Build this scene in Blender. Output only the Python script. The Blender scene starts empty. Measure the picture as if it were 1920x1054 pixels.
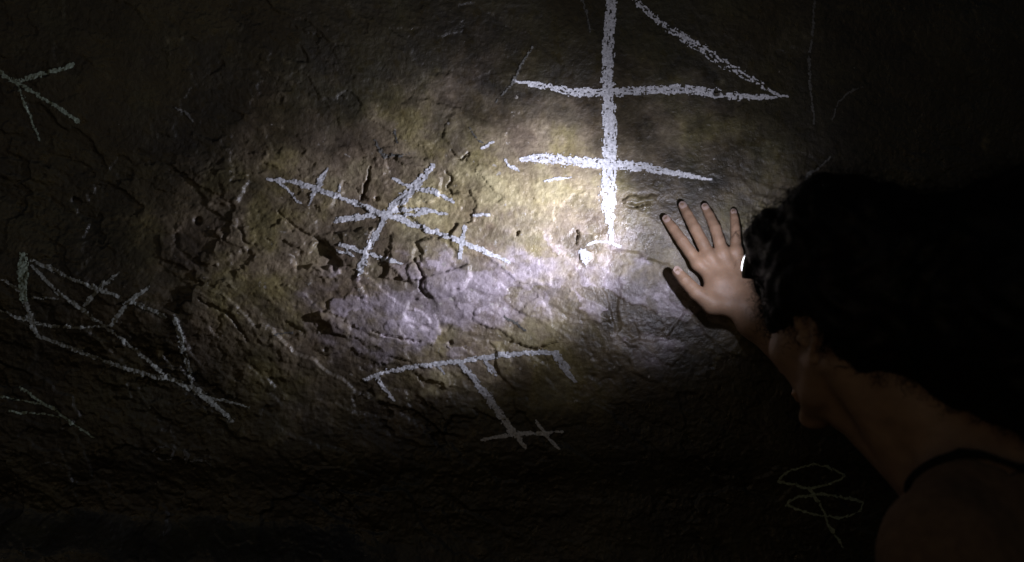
import bpy, math
import numpy as np
from mathutils import Vector, Matrix

# ------------------------------------------------------------------ camera, world, exposure
CAM_Z = 1.5            # eye height above the cave floor
CAM_D = 1.75           # camera to rock wall
UNIT = 0.00084         # one survey unit on the wall, in metres

scene = bpy.context.scene
col = scene.collection

cam_data = bpy.data.cameras.new("camera")
cam_data.sensor_width = 36.0
cam_data.lens = 36.0 * CAM_D / (1920 * UNIT)
cam_data.clip_start = 0.05
cam_data.clip_end = 100.0
cam_data.dof.use_dof = True
cam_data.dof.focus_distance = CAM_D - 0.01
cam_data.dof.aperture_fstop = 2.2
cam = bpy.data.objects.new("camera", cam_data)
cam.location = (0.0, -CAM_D, CAM_Z)
cam.rotation_euler = (math.radians(90), 0, 0)
col.objects.link(cam)
scene.camera = cam

world = bpy.data.worlds.new("World")
scene.world = world
world.use_nodes = True
wn = world.node_tree
wn.nodes.clear()
w_out = wn.nodes.new("ShaderNodeOutputWorld")
w_bg = wn.nodes.new("ShaderNodeBackground")
w_sky = wn.nodes.new("ShaderNodeTexSky")
w_sky.sky_type = 'NISHITA'
w_sky.sun_disc = False
w_sky.sun_elevation = math.radians(17)
w_sky.sun_rotation = math.radians(200)
w_bg.inputs[1].default_value = 0.0054      # night: only a trace of sky reaches the cave mouth
wn.links.new(w_sky.outputs[0], w_bg.inputs[0])
wn.links.new(w_bg.outputs[0], w_out.inputs[0])

vs = scene.view_settings
vs.view_transform = 'Standard'
vs.look = 'None'
vs.exposure = 0.0
vs.gamma = 1.0

LAMP_CORE_W = 14.5       # headlamp, focused beam
LAMP_FILL_W = 2.0     # added wide fill at the headlamp, aimed apart to brighten the hand
LAMP_COLOR = (0.81, 0.82, 1.0)

# ------------------------------------------------------------------ small helpers
def WX(u): return (u - 960.0) * UNIT
def WZ(v): return CAM_Z + (527.0 - v) * UNIT

def at_depth(u, v, h):
    """point standing h metres off the wall plane, measured along the sight line"""
    k = (CAM_D - h) / CAM_D
    return np.array([(u - 960.0) * UNIT * k, -h, CAM_Z + (527.0 - v) * UNIT * k])

def mesh_obj(name, verts, faces, mat, parent=None, smooth=True, origin=None):
    me = bpy.data.meshes.new(name)
    verts = np.asarray(verts, dtype=np.float32)
    faces = np.asarray(faces, dtype=np.int32)
    if origin is not None:
        verts = verts - np.asarray(origin, dtype=np.float32)
    nf, k = faces.shape
    me.vertices.add(len(verts)); me.vertices.foreach_set("co", verts.ravel())
    me.loops.add(nf * k); me.loops.foreach_set("vertex_index", faces.ravel())
    me.polygons.add(nf)
    me.polygons.foreach_set("loop_start", np.arange(0, nf * k, k, dtype=np.int32))
    me.polygons.foreach_set("loop_total", np.full(nf, k, dtype=np.int32))
    if smooth:
        me.polygons.foreach_set("use_smooth", np.ones(nf, dtype=bool))
    me.update(calc_edges=True)
    me.materials.append(mat)
    o = bpy.data.objects.new(name, me)
    col.objects.link(o)
    if parent is not None:
        o.parent = parent
    elif origin is not None:
        o.location = origin
    return o

def empty(name, loc):
    o = bpy.data.objects.new(name, None)
    o.empty_display_size = 0.05
    o.location = loc
    col.objects.link(o)
    return o

def tag(o, label=None, cat=None, group=None, kind=None):
    if label: o["label"] = label
    if cat: o["category"] = cat
    if group: o["group"] = group
    if kind: o["kind"] = kind
    return o

# ------------------------------------------------------------------ procedural noise (numpy)
def _table(seed):
    r = np.random.RandomState(seed)
    p = r.permutation(512).astype(np.int64)
    return p, r

def perlin(x, y, seed):
    p, r = _table(seed)
    ang = r.rand(512) * 2 * np.pi
    gx, gy = np.cos(ang), np.sin(ang)
    xi = np.floor(x).astype(np.int64); yi = np.floor(y).astype(np.int64)
    fx = x - xi; fy = y - yi
    def g(ix, iy, dx, dy):
        k = p[(p[ix & 511] + iy) & 511]
        return gx[k] * dx + gy[k] * dy
    u = fx * fx * fx * (fx * (fx * 6 - 15) + 10)
    v = fy * fy * fy * (fy * (fy * 6 - 15) + 10)
    a = g(xi, yi, fx, fy); b = g(xi + 1, yi, fx - 1, fy)
    c = g(xi, yi + 1, fx, fy - 1); d = g(xi + 1, yi + 1, fx - 1, fy - 1)
    return ((a + (b - a) * u) + ((c + (d - c) * u) - (a + (b - a) * u)) * v) * 1.5

def fbm(x, y, seed, octaves=4, gain=0.5):
    s = 0; a = 1.0; f = 1.0; t = 0
    for o in range(octaves):
        s = s + a * perlin(x * f + 17.3 * o, y * f - 9.1 * o, seed + o); t += a
        a *= gain; f *= 2.03
    return s / t

def plates(x, z, cell, seed, angle=-0.5, aniso=1.7, warp=0.35):
    """broken-slab pattern: each slab has its own height, tilt and random value"""
    ca, sa = math.cos(angle), math.sin(angle)
    u = (x * ca + z * sa) / (cell * aniso)
    v = (-x * sa + z * ca) / cell
    wx = fbm(u * 1.7, v * 1.7, seed + 50, 3); wy = fbm(u * 1.7 + 31, v * 1.7 + 7, seed + 60, 3)
    u = u + warp * wx; v = v + warp * wy
    p, r = _table(seed)
    jx, jy, ra, rb, rc_ = r.rand(512), r.rand(512), r.rand(512), r.rand(512), r.rand(512)
    ui = np.floor(u).astype(np.int64); vi = np.floor(v).astype(np.int64)
    best = np.full(u.shape, 1e9); second = np.full(u.shape, 1e9)
    key = np.zeros(u.shape, dtype=np.int64)
    bu = np.zeros(u.shape); bv = np.zeros(u.shape)
    for du in (-1, 0, 1):
        for dv in (-1, 0, 1):
            cu = ui + du; cv = vi + dv
            k = p[(p[cu & 511] + cv) & 511]
            px = cu + 0.1 + 0.8 * jx[k]; py = cv + 0.1 + 0.8 * jy[k]
            d = (u - px) ** 2 + (v - py) ** 2
            m = d < best
            second = np.where(m, best, np.minimum(second, d))
            best = np.where(m, d, best)
            key = np.where(m, k, key); bu = np.where(m, u - px, bu); bv = np.where(m, v - py, bv)
    return np.sqrt(best), np.sqrt(second), ra[key], rb[key] - 0.5, rc_[key] - 0.5, bu, bv

def sstep(a, b, t):
    t = np.clip((t - a) / (b - a), 0, 1)
    return t * t * (3 - 2 * t)

def poly_dist(px, pz, pts, closed=False):
    """distance to a polyline and the running parameter 0..1"""
    P = [np.array(p, dtype=float) for p in pts]
    if closed: P = P + [P[0]]
    L = [np.linalg.norm(P[i + 1] - P[i]) for i in range(len(P) - 1)]
    tot = sum(L); acc = 0
    bd = np.full(px.shape, 1e9); bt = np.zeros(px.shape)
    for i in range(len(P) - 1):
        ax, az = P[i]; bx, bz = P[i + 1]
        dx, dz = bx - ax, bz - az
        t = np.clip(((px - ax) * dx + (pz - az) * dz) / (L[i] ** 2 + 1e-12), 0, 1)
        d = np.hypot(px - ax - t * dx, pz - az - t * dz)
        m = d < bd
        bd = np.where(m, d, bd); bt = np.where(m, (acc + t * L[i]) / tot, bt)
        acc += L[i]
    return bd, bt

def inside(px, pz, pts):
    r = np.zeros(px.shape, dtype=bool)
    n = len(pts)
    for i in range(n):
        x1, z1 = pts[i]; x2, z2 = pts[(i + 1) % n]
        c = ((z1 > pz) != (z2 > pz)) & (px < (x2 - x1) * (pz - z1) / (z2 - z1 + 1e-12) + x1)
        r ^= c
    return r

# ------------------------------------------------------------------ rock wall relief
CRACKS = [  # survey polylines, half width, depth (mm)
    ([(693, 312), (689, 335), (684, 352), (676, 376)], 2.6, 9),
    ([(777, 484), (786, 503), (795, 520), (790, 530), (787, 541), (802, 556)], 2.4, 11),
    ([(1082, 432), (1084, 440), (1081, 458)], 2.2, 9),
    ([(975, 432), (969, 441)], 2.6, 8),
    ([(845, 283), (862, 300), (880, 285), (872, 310)], 1.5, 5),
    ([(835, 322), (848, 335), (838, 350), (850, 366)], 1.5, 5),
    ([(520, 395), (560, 430), (600, 452), (640, 478)], 1.6, 4),
    ([(1225, 378), (1190, 388), (1168, 382)], 2.2, 7),
    ([(700, 620), (740, 632), (790, 640)], 1.8, 5),
    ([(955, 640), (1000, 655), (1050, 640)], 1.8, 6),
    ([(380, 560), (440, 590), (470, 640)], 2.2, 6),
]
SLABS = [   # outline, lift (mm), tilt along x and z (mm per survey unit), edge softness (survey units)
    ([(545, 478), (588, 468), (598, 448), (622, 468), (645, 498), (632, 508), (600, 500), (560, 505)], -9, 0.0, -0.05, 5),
    ([(598, 440), (700, 428), (690, 500), (650, 500), (625, 466)], 3.0, 0.02, 0.0, 3),
    ([(735, 436), (780, 455), (776, 484), (795, 520), (788, 530), (740, 520), (722, 525), (735, 480)], 4.5, 0.03, 0.05, 2.5),
    ([(800, 520), (840, 508), (880, 495), (886, 520), (870, 540), (820, 560), (800, 555)], 3.5, 0.03, -0.02, 3),
    ([(600, 585), (622, 583), (655, 600), (664, 622), (650, 630), (625, 618)], 4, -0.11, 0.05, 3),
    ([(1165, 372), (1200, 368), (1238, 366), (1228, 380), (1195, 387), (1172, 384)], 5, 0.0, 0.08, 2.5),
    ([(1150, 470), (1185, 468), (1215, 482), (1262, 500), (1300, 560), (1250, 640), (1160, 640), (1130, 540)], -4.5, 0.0, 0.0, 6),  # shadow edge beside the hand, shaped into the relief as a sunken step
    ([(1085, 470), (1108, 468), (1113, 482), (1100, 498), (1086, 496)], 2.0, 0.02, 0, 2.5),
    ([(770, 560), (850, 555), (870, 590), (840, 620), (780, 615), (760, 590)], -3, 0.03, 0.0, 4),
    ([(680, 300), (760, 292), (830, 330), (820, 375), (720, 395), (682, 370)], 3, 0.03, 0.01, 3),
    ([(455, 425), (478, 432), (488, 455), (478, 460), (462, 448)], 3, -0.12, 0.05, 3),
    ([(330, 400), (380, 380), (440, 400), (470, 470), (400, 500), (340, 470)], 2.5, 0.02, 0.02, 5),
    ([(360, 330), (420, 300), (470, 330), (450, 380), (390, 385)], 3, 0.03, 0.03, 5),
    ([(300, 440), (340, 470), (400, 520), (370, 540), (310, 500)], 2.5, 0.04, -0.04, 4),
]

def core_zone(x, z):
    """1 where the wall is meshed finely, fading out beyond"""
    dx = np.maximum(np.abs(x + 0.03) - 0.95, 0); dz = np.maximum(np.abs(z - CAM_Z) - 0.53, 0)
    return 1 - sstep(0.0, 0.25, np.hypot(dx, dz))

def wall_relief(x, z):
    """height of the rock towards the room, plus slab colour values"""
    u = x / UNIT + 960.0
    v = 527.0 - (z - CAM_Z) / UNIT
    h = 0.016 * fbm(x * 1.3 + 3, z * 1.3, 11, 3) + 0.004 * fbm(x * 5, z * 5 + 4, 21, 3)
    # shelf low on the left, with a dark undercut above it
    lowline = 985 + 0.05 * (u - 300) + 26 * perlin(u / 190.0, u * 0 + 3.3, 77) + 14 * perlin(u / 60.0, u * 0 + 8.3, 78)
    left = 1 - sstep(450, 900, u)
    h = h + 0.040 * left * sstep(-12, 70, v - lowline) - 0.012 * sstep(840, 930, v) * (1 - sstep(0, 110, v - lowline))
    h = h + 0.08 * sstep(1150, 1700, v)
    h = h + 0.022 * sstep(1000, 690, u) * np.exp(-((v - 545) / 120.0) ** 2)      # swelling under the star, added to catch more lamp light
    h = h + 0.5 * sstep(2.4, 4.2, z)                   # overhang far above
    h = h + 0.12 * sstep(1.2, 3.5, np.abs(x)) * (0.6 + fbm(x * 1.1, z * 1.1, 5, 2))
    # how broken the surface is: rough on the left and below, smoother round the big cross
    rough = 0.35 + 0.75 * sstep(1150, 650, u) + 0.35 * sstep(520, 700, v)
    rough = rough * (0.45 + 0.55 * sstep(230, 330, v + 0.12 * (960 - u) * 0))
    rough = np.clip(0.50 * rough * (1 + 0.9 * fbm(x * 4, z * 4, 91, 2)), 0.08, 1.1)
    f1, f2, r1, a1, b1, u1, v1 = plates(x, z, 0.085, 31, -0.55, 1.8)
    g1, g2, r2, a2, b2, u2, v2 = plates(x, z, 0.032, 41, -0.45, 1.9)
    q1, q2, r3, a3, b3, u3, v3 = plates(x, z, 0.0125, 51, -0.35, 1.8, 0.5)
    h = h + rough * (0.0075 * (r1 - 0.5) + 0.014 * (a1 * u1 + b1 * v1))
    h = h + (0.2 + 0.8 * core_zone(x, z)) * rough * (0.0042 * (r2 - 0.5) + 0.0085 * (a2 * u2 + b2 * v2))
    h = h + core_zone(x, z) * rough * (0.0010 * (r3 - 0.5) + 0.0028 * (a3 * u3 + b3 * v3))
    cz = core_zone(x, z)
    r2 = 0.5 + (r2 - 0.5) * (0.15 + 0.85 * cz); r3 = 0.5 + (r3 - 0.5) * cz
    k1, k2, r4, a4, b4, u4, v4 = plates(x, z, 0.0062, 81, -0.30, 1.9, 0.4)
    h = h + cz * (0.25 + rough) * (0.0005 * (r4 - 0.5) + 0.0019 * (a4 * u4 + b4 * v4))
    h = h - rough * 0.0022 * (1 - sstep(0.0, 0.035, f2 - f1)) * sstep(0.1, 0.4, fbm(x * 9, z * 9, 13, 2))
    h = h + cz * 0.0008 * (0.5 + rough) * fbm(x * 90, z * 90, 61, 3) + cz * 0.0007 * (0.4 + rough) * fbm(x * 260, z * 260, 71, 2)
    # flat patch where the hand rests
    hand = np.exp(-(((u - 1318) / 95.0) ** 2 + ((v - 470) / 110.0) ** 2))
    fl = 1 - 0.9 * hand
    h = h * fl
    for pts, lift, tx, tz, soft in SLABS:
        us = [p[0] for p in pts]; vs_ = [p[1] for p in pts]
        m = (u > min(us) - 20) & (u < max(us) + 20) & (v > min(vs_) - 20) & (v < max(vs_) + 20)
        if not m.any(): continue
        um = u[m] + 5 * perlin(u[m] / 14.0, v[m] / 14.0, 7); vm = v[m] + 5 * perlin(u[m] / 14.0 + 40, v[m] / 14.0, 8)
        d, _ = poly_dist(um, vm, pts, True)
        sd = np.where(inside(um, vm, pts), d, -d)
        cu, cv = sum(us) / len(us), sum(vs_) / len(vs_)
        amt = sstep(-0.3 * soft, 0.7 * soft, sd)
        h[m] = h[m] + amt * 0.001 * (lift + tx * (um - cu) + tz * (vm - cv)) * fl[m]
    for pts, wd, dep in CRACKS:
        us = [p[0] for p in pts]; vs_ = [p[1] for p in pts]
        m = (u > min(us) - 12) & (u < max(us) + 12) & (v > min(vs_) - 12) & (v < max(vs_) + 12)
        if not m.any(): continue
        um = u[m] + 3 * perlin(u[m] / 9.0, v[m] / 9.0, 17); vm = v[m] + 3 * perlin(u[m] / 9.0 + 40, v[m] / 9.0, 18)
        d, t = poly_dist(um, vm, pts)
        w = wd * (0.5 + 0.9 * np.sin(np.pi * np.clip(t, 0.05, 0.95)))
        h[m] = h[m] - 0.001 * dep * (1 - sstep(0.4 * w, 1.1 * w, d))
    # little pits
    for pu, pv, pr, pd in [(1345, 172, 7, 9), (373, 415, 8, 8), (706, 372, 5, 5), (845, 642, 5, 8), (612, 655, 5, 5), (1118, 300, 3, 3)]:
        d = np.hypot(u - pu, v - pv)
        h = h - 0.001 * pd * (1 - sstep(0.4 * pr, 1.2 * pr, d))
    return h, r1, r2, r3

def graded(lo, hi, a, b, step, grow=1.13):
    core = np.arange(a, b + step * 0.5, step)
    out = []; s = step; t = core[-1]
    while t < hi:
        s = min(s * grow, 0.03); t += s; out.append(min(t, hi))
    pre = []; s = step; t = core[0]
    while t > lo:
        s = min(s * grow, 0.03); t -= s; pre.append(max(t, lo))
    return np.concatenate([np.array(pre[::-1]), core, np.array(out)])

XS = graded(-4.5, 4.5, -0.98, 0.92, 0.002)
ZS = graded(-0.15, 4.6, CAM_Z - 0.53, CAM_Z + 0.53, 0.002)
GX, GZ = np.meshgrid(XS, ZS)          # [z, x]
HH, R1, R2, R3 = wall_relief(GX, GZ)

def wall_height(x, z):
    """height of the meshed wall surface at any point (same triangles as the mesh)"""
    i = np.clip(np.searchsorted(XS, x, side='right') - 1, 0, len(XS) - 2)
    j = np.clip(np.searchsorted(ZS, z, side='right') - 1, 0, len(ZS) - 2)
    fu = (x - XS[i]) / (XS[i + 1] - XS[i]); fv = (z - ZS[j]) / (ZS[j + 1] - ZS[j])
    h00, h10, h11, h01 = HH[j, i], HH[j, i + 1], HH[j + 1, i + 1], HH[j + 1, i]
    return np.where(fu >= fv, h00 + fu * (h10 - h00) + fv * (h11 - h10), h00 + fv * (h01 - h00) + fu * (h11 - h01))

# ------------------------------------------------------------------ materials
def new_mat(name):
    m = bpy.data.materials.new(name)
    m.use_nodes = True
    nt = m.node_tree
    b = nt.nodes["Principled BSDF"]
    return m, nt, b

def N(nt, kind, **kw):
    n = nt.nodes.new(kind)
    for k, v in kw.items():
        setattr(n, k, v)
    return n

def ramp(nt, fac, stops):
    r = N(nt, "ShaderNodeValToRGB")
    e = r.color_ramp.elements
    while len(e) < len(stops): e.new(0.5)
    for k, (p, c) in enumerate(stops):
        e[k].position = p; e[k].color = (c[0], c[1], c[2], 1)
    nt.links.new(fac, r.inputs[0])
    return r.outputs[0]

def noise_node(nt, vec, scale, detail=4, rough=0.55):
    n = N(nt, "ShaderNodeTexNoise")
    n.inputs["Scale"].default_value = scale
    n.inputs["Detail"].default_value = detail
    n.inputs["Roughness"].default_value = rough
    nt.links.new(vec, n.inputs["Vector"])
    return n.outputs["Fac"]

def mix(nt, a, b, fac, mode='MIX'):
    n = N(nt, "ShaderNodeMix", data_type='RGBA', blend_type=mode)
    for s, v in ((6, a), (7, b)):
        if isinstance(v, tuple): n.inputs[s].default_value = (*v, 1)
        else: nt.links.new(v, n.inputs[s])
    if isinstance(fac, float): n.inputs[0].default_value = fac
    else: nt.links.new(fac, n.inputs[0])
    return n.outputs[2]

def mul(nt, a, b):
    n = N(nt, "ShaderNodeMath", operation='MULTIPLY')
    nt.links.new(a, n.inputs[0]); nt.links.new(b, n.inputs[1])
    return n.outputs[0]

def rock_material():
    m, nt, b = new_mat("wet_ochre_rock")
    tc = N(nt, "ShaderNodeTexCoord"); vec = tc.outputs["Object"]
    at = N(nt, "ShaderNodeAttribute"); at.attribute_name = "slab"
    sep = N(nt, "ShaderNodeSeparateColor"); nt.links.new(at.outputs["Color"], sep.inputs[0])
    big = noise_node(nt, vec, 6.5, 6, 0.6)
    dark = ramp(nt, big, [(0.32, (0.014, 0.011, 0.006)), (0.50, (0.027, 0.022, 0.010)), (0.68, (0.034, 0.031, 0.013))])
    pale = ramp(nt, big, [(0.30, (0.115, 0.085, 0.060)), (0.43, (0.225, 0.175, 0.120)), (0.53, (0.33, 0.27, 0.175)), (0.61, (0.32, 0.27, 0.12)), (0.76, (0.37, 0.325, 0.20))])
    base = mix(nt, dark, pale, at.outputs["Alpha"])  # painted pool of lamp light: pale colour inside, near-black outside
    olive = noise_node(nt, vec, 17.0, 6, 0.6)
    base = mix(nt, base, (0.26, 0.23, 0.13), ramp(nt, mul(nt, olive, at.outputs["Alpha"]), [(0.44, (0, 0, 0)), (0.64, (0.7, 0.7, 0.7))]))
    mv = mix(nt, (0.20, 0.175, 0.205), (0.52, 0.455, 0.52), sep.outputs[1])  # lilac tones painted in for the lamp's sheen on wet rock
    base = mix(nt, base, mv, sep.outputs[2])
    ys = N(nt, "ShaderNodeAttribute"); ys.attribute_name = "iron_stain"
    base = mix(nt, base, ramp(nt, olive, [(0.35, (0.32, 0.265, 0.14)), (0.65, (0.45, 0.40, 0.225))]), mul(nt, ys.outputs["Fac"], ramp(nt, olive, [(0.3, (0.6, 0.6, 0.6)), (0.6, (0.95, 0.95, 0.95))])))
    tone = ramp(nt, sep.outputs[0], [(0.15, (0.48, 0.46, 0.46)), (0.5, (1.0, 0.98, 0.96)), (0.85, (1.5, 1.5, 1.5))])
    base = mix(nt, base, tone, 0.8, 'MULTIPLY')
    fine = noise_node(nt, vec, 110.0, 6, 0.7)
    base = mix(nt, base, ramp(nt, fine, [(0.3, (0.50, 0.47, 0.45)), (0.7, (1.4, 1.4, 1.4))]), 0.8, 'MULTIPLY')
    # pale mineral crumbs and dark grains, irregular
    crumb = noise_node(nt, vec, 62.0, 5, 0.6)
    base = mix(nt, base, (0.46, 0.43, 0.38), ramp(nt, mul(nt, crumb, ramp(nt, at.outputs["Alpha"], [(0.0, (0.9, 0.9, 0.9)), (0.6, (1, 1, 1))])), [(0.655, (0, 0, 0)), (0.70, (0.85, 0.85, 0.85))]))
    base = mix(nt, base, (0.03, 0.024, 0.018), ramp(nt, crumb, [(0.25, (0.8, 0.8, 0.8)), (0.31, (0, 0, 0))]))
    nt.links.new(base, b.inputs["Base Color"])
    wet = noise_node(nt, vec, 9.0, 4)
    wv = N(nt, "ShaderNodeMapRange"); nt.links.new(wet, wv.inputs[0])
    wv.inputs[1].default_value = 0.38; wv.inputs[2].default_value = 0.62; wv.inputs[3].default_value = 0.58; wv.inputs[4].default_value = 0.36
    sub = N(nt, "ShaderNodeMath", operation='MULTIPLY_ADD'); nt.links.new(sep.outputs[2], sub.inputs[0]); sub.inputs[1].default_value = -0.08
    nt.links.new(wv.outputs[0], sub.inputs[2])
    gl = N(nt, "ShaderNodeMapRange"); nt.links.new(noise_node(nt, vec, 48.0, 4, 0.6), gl.inputs[0])      # wet specks
    gl.inputs[1].default_value = 0.56; gl.inputs[2].default_value = 0.64; gl.inputs[3].default_value = 0.0; gl.inputs[4].default_value = -0.22
    sm = N(nt, "ShaderNodeMath", operation='ADD'); nt.links.new(sub.outputs[0], sm.inputs[0]); nt.links.new(gl.outputs[0], sm.inputs[1])
    nt.links.new(sm.outputs[0], b.inputs["Roughness"])
    b.inputs["Specular IOR Level"].default_value = 0.6
    bn = noise_node(nt, vec, 420.0, 4, 0.6); bn2 = noise_node(nt, vec, 130.0, 4, 0.6)
    ad = N(nt, "ShaderNodeMath", operation='MULTIPLY_ADD'); nt.links.new(bn2, ad.inputs[0]); ad.inputs[1].default_value = 2.2; nt.links.new(bn, ad.inputs[2])
    bp = N(nt, "ShaderNodeBump"); bp.inputs["Strength"].default_value = 0.55; bp.inputs["Distance"].default_value = 0.0012
    nt.links.new(ad.outputs[0], bp.inputs["Height"]); nt.links.new(bp.outputs[0], b.inputs["Normal"])
    b.inputs["Coat Weight"].default_value = 0.15; b.inputs["Coat Roughness"].default_value = 0.22
    nt.links.new(bp.outputs[0], b.inputs["Coat Normal"])
    return m

def chalk_material(name, c):
    m, nt, b = new_mat(name)
    tc = N(nt, "ShaderNodeTexCoord"); vec = tc.outputs["Object"]
    f = noise_node(nt, vec, 260.0, 4, 0.65)
    colr = ramp(nt, f, [(0.32, tuple(0.50 * k for k in c)), (0.60, c)])
    nt.links.new(colr, b.inputs["Base Color"])
    b.inputs["Roughness"].default_value = 0.9
    b.inputs["Specular IOR Level"].default_value = 0.2
    return m

def plain_material(name, c, rough=0.6, spec=0.4, vary=0.25, scale=60.0, bump=0.0, sss=0.0):
    m, nt, b = new_mat(name)
    tc = N(nt, "ShaderNodeTexCoord"); vec = tc.outputs["Object"]
    f = noise_node(nt, vec, scale, 4)
    colr = ramp(nt, f, [(0.3, tuple((1 - vary) * k for k in c)), (0.7, tuple((1 + vary) * k for k in c))])
    nt.links.new(colr, b.inputs["Base Color"])
    b.inputs["Roughness"].default_value = rough
    b.inputs["Specular IOR Level"].default_value = spec
    if sss:
        b.inputs["Subsurface Weight"].default_value = sss
        b.inputs["Subsurface Radius"].default_value = (0.010, 0.004, 0.002)
        b.inputs["Subsurface Scale"].default_value = 0.3
    if bump:
        bn = noise_node(nt, vec, scale * 8, 3)
        bp = N(nt, "ShaderNodeBump"); bp.inputs["Strength"].default_value = 0.5; bp.inputs["Distance"].default_value = bump
        nt.links.new(bn, bp.inputs["Height"]); nt.links.new(bp.outputs[0], b.inputs["Normal"])
    return m

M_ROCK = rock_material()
M_CHALK = chalk_material("white_chalk", (0.80, 0.80, 0.82))
M_GREENCHALK = chalk_material("dim_green_chalk", (0.40, 0.48, 0.37))  # greenish chalk, darkened to stand in for low light away from the lamp
M_DIMCHALK = chalk_material("dimmed_chalk", (0.42, 0.44, 0.40))  # white chalk darkened to stand in for weaker lamp light on the left
M_FAINT = chalk_material("worn_chalk", (0.15, 0.145, 0.13))
M_SKIN = plain_material("brown_skin", (0.325, 0.205, 0.132), 0.52, 0.4, 0.20, 38.0, 0.0009, 0.12)
M_NAIL = plain_material("fingernail", (0.52, 0.38, 0.32), 0.22, 0.6, 0.05)
M_HAIR = plain_material("black_hair", (0.008, 0.007, 0.006), 0.55, 0.25, 0.3, 200.0)
M_SHIRT = plain_material("brown_cotton", (0.18, 0.115, 0.070), 0.9, 0.15, 0.2, 70.0, 0.0008)
M_TRIM = plain_material("dark_trim", (0.012, 0.011, 0.010), 0.85, 0.15, 0.2, 70.0)
M_DENIM = plain_material("dark_denim", (0.03, 0.035, 0.05), 0.9, 0.15, 0.25, 120.0, 0.0008)
M_SHOE = plain_material("shoe_leather", (0.03, 0.022, 0.018), 0.6, 0.4, 0.2, 40.0)
M_PLASTIC = plain_material("black_plastic", (0.015, 0.015, 0.016), 0.4, 0.5, 0.1)
M_STRAP = plain_material("elastic_strap", (0.02, 0.02, 0.021), 0.9, 0.15, 0.2, 300.0)
M_METAL = plain_material("grey_metal", (0.25, 0.26, 0.25), 0.35, 0.5, 0.1)
M_EYE = plain_material("eye_white", (0.7, 0.68, 0.65), 0.2, 0.6, 0.02)
M_IRIS = plain_material("brown_iris", (0.03, 0.015, 0.008), 0.15, 0.6, 0.1)
M_FLOOR = plain_material("cave_earth", (0.09, 0.068, 0.045), 0.85, 0.3, 0.4, 9.0, 0.004)

def lens_material():
    m, nt, b = new_mat("lit_lamp_lens")
    b.inputs["Base Color"].default_value = (0.9, 0.9, 0.95, 1)
    b.inputs["Emission Color"].default_value = (0.93, 0.93, 1.0, 1)
    b.inputs["Emission Strength"].default_value = 6.0
    return m
M_LENS = lens_material()

# ------------------------------------------------------------------ the wall and the floor
nz, nx = GX.shape
idx = np.arange(nz * nx).reshape(nz, nx)
wf = np.stack([idx[:-1, :-1], idx[:-1, 1:], idx[1:, 1:], idx[1:, :-1]], -1).reshape(-1, 4)
wv = np.stack([GX, -HH, GZ], -1).reshape(-1, 3)
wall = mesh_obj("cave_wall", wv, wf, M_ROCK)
tag(wall, "rough wet ochre rock wall of the cave, flaked and cracked", kind="structure")
gu = GX / UNIT + 960; gv = 527 - (GZ - CAM_Z) / UNIT
blot = fbm(GX * 7, GZ * 7, 301, 4)
mauve_sheen = np.exp(-(((gu - 810) / 190.0) ** 2 + ((gv - 570 + 0.12 * (gu - 810)) / 85.0) ** 2)) * 1.25  # lamp sheen painted into the rock colour as a lilac patch
mauve_sheen += 0.5 * np.exp(-(((gu - 1230) / 120.0) ** 2 + ((gv - 560) / 120.0) ** 2))
mauve_sheen += 0.5 * np.exp(-(((gu - 1010) / 90.0) ** 2 + ((gv - 500) / 60.0) ** 2))
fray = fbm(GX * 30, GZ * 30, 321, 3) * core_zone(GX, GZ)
mauve_sheen = 0.9 * sstep(0.04, 0.30, mauve_sheen) * np.clip(sstep(0.1, 1.35, mauve_sheen + 0.4 * blot + 0.65 * fray + 0.7 * (R2 - 0.5) + 0.3 * (R3 - 0.5)), 0, 1)
lit_pool = 1 - sstep(0.30, 1.35, np.hypot((gu - 860) / 540.0, (gv - 470 + 0.05 * (gu - 860)) / 280.0) + 0.45 * blot + 0.25 * fray + 0.10 * (R1 - 0.5))  # lamp's pool of light, painted as paler rock fading to dark
ca = np.stack([0.40 * R1 + 0.35 * R2 + 0.25 * R3, 0.6 * R2 + 0.4 * R3, mauve_sheen, lit_pool], -1).reshape(-1, 4).astype(np.float32)  # blue and alpha carry the painted sheen and light pool
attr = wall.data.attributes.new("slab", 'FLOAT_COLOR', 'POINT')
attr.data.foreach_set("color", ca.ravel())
# iron-yellow staining in streaks
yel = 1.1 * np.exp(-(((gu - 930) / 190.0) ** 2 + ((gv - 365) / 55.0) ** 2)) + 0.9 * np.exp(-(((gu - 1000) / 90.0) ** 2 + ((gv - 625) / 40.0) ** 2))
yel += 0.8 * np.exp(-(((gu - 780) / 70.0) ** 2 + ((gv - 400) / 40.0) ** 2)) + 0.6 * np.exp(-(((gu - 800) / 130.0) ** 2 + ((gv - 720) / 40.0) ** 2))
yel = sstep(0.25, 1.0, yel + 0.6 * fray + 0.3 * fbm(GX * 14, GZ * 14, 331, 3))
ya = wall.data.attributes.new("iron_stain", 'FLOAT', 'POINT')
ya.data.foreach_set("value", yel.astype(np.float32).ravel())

fx = np.linspace(-4.5, 4.5, 181); fy = np.linspace(-5.0, 0.4, 121)
FX, FY = np.meshgrid(fx, fy)
FZ = 0.05 * fbm(FX * 0.8, FY * 0.8, 401, 3) + 0.02 * fbm(FX * 4, FY * 4, 411, 3)
FZ = FZ * sstep(0.15, 0.6, np.hypot(FX - 0.75, FY + 0.6))
fidx = np.arange(FX.size).reshape(FX.shape)
ff = np.stack([fidx[:-1, :-1], fidx[:-1, 1:], fidx[1:, 1:], fidx[1:, :-1]], -1).reshape(-1, 4)
floor = mesh_obj("cave_floor", np.stack([FX, FY, FZ], -1).reshape(-1, 3), ff, M_FLOOR)
tag(floor, "trodden brown earth floor at the foot of the rock wall", kind="structure")

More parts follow.
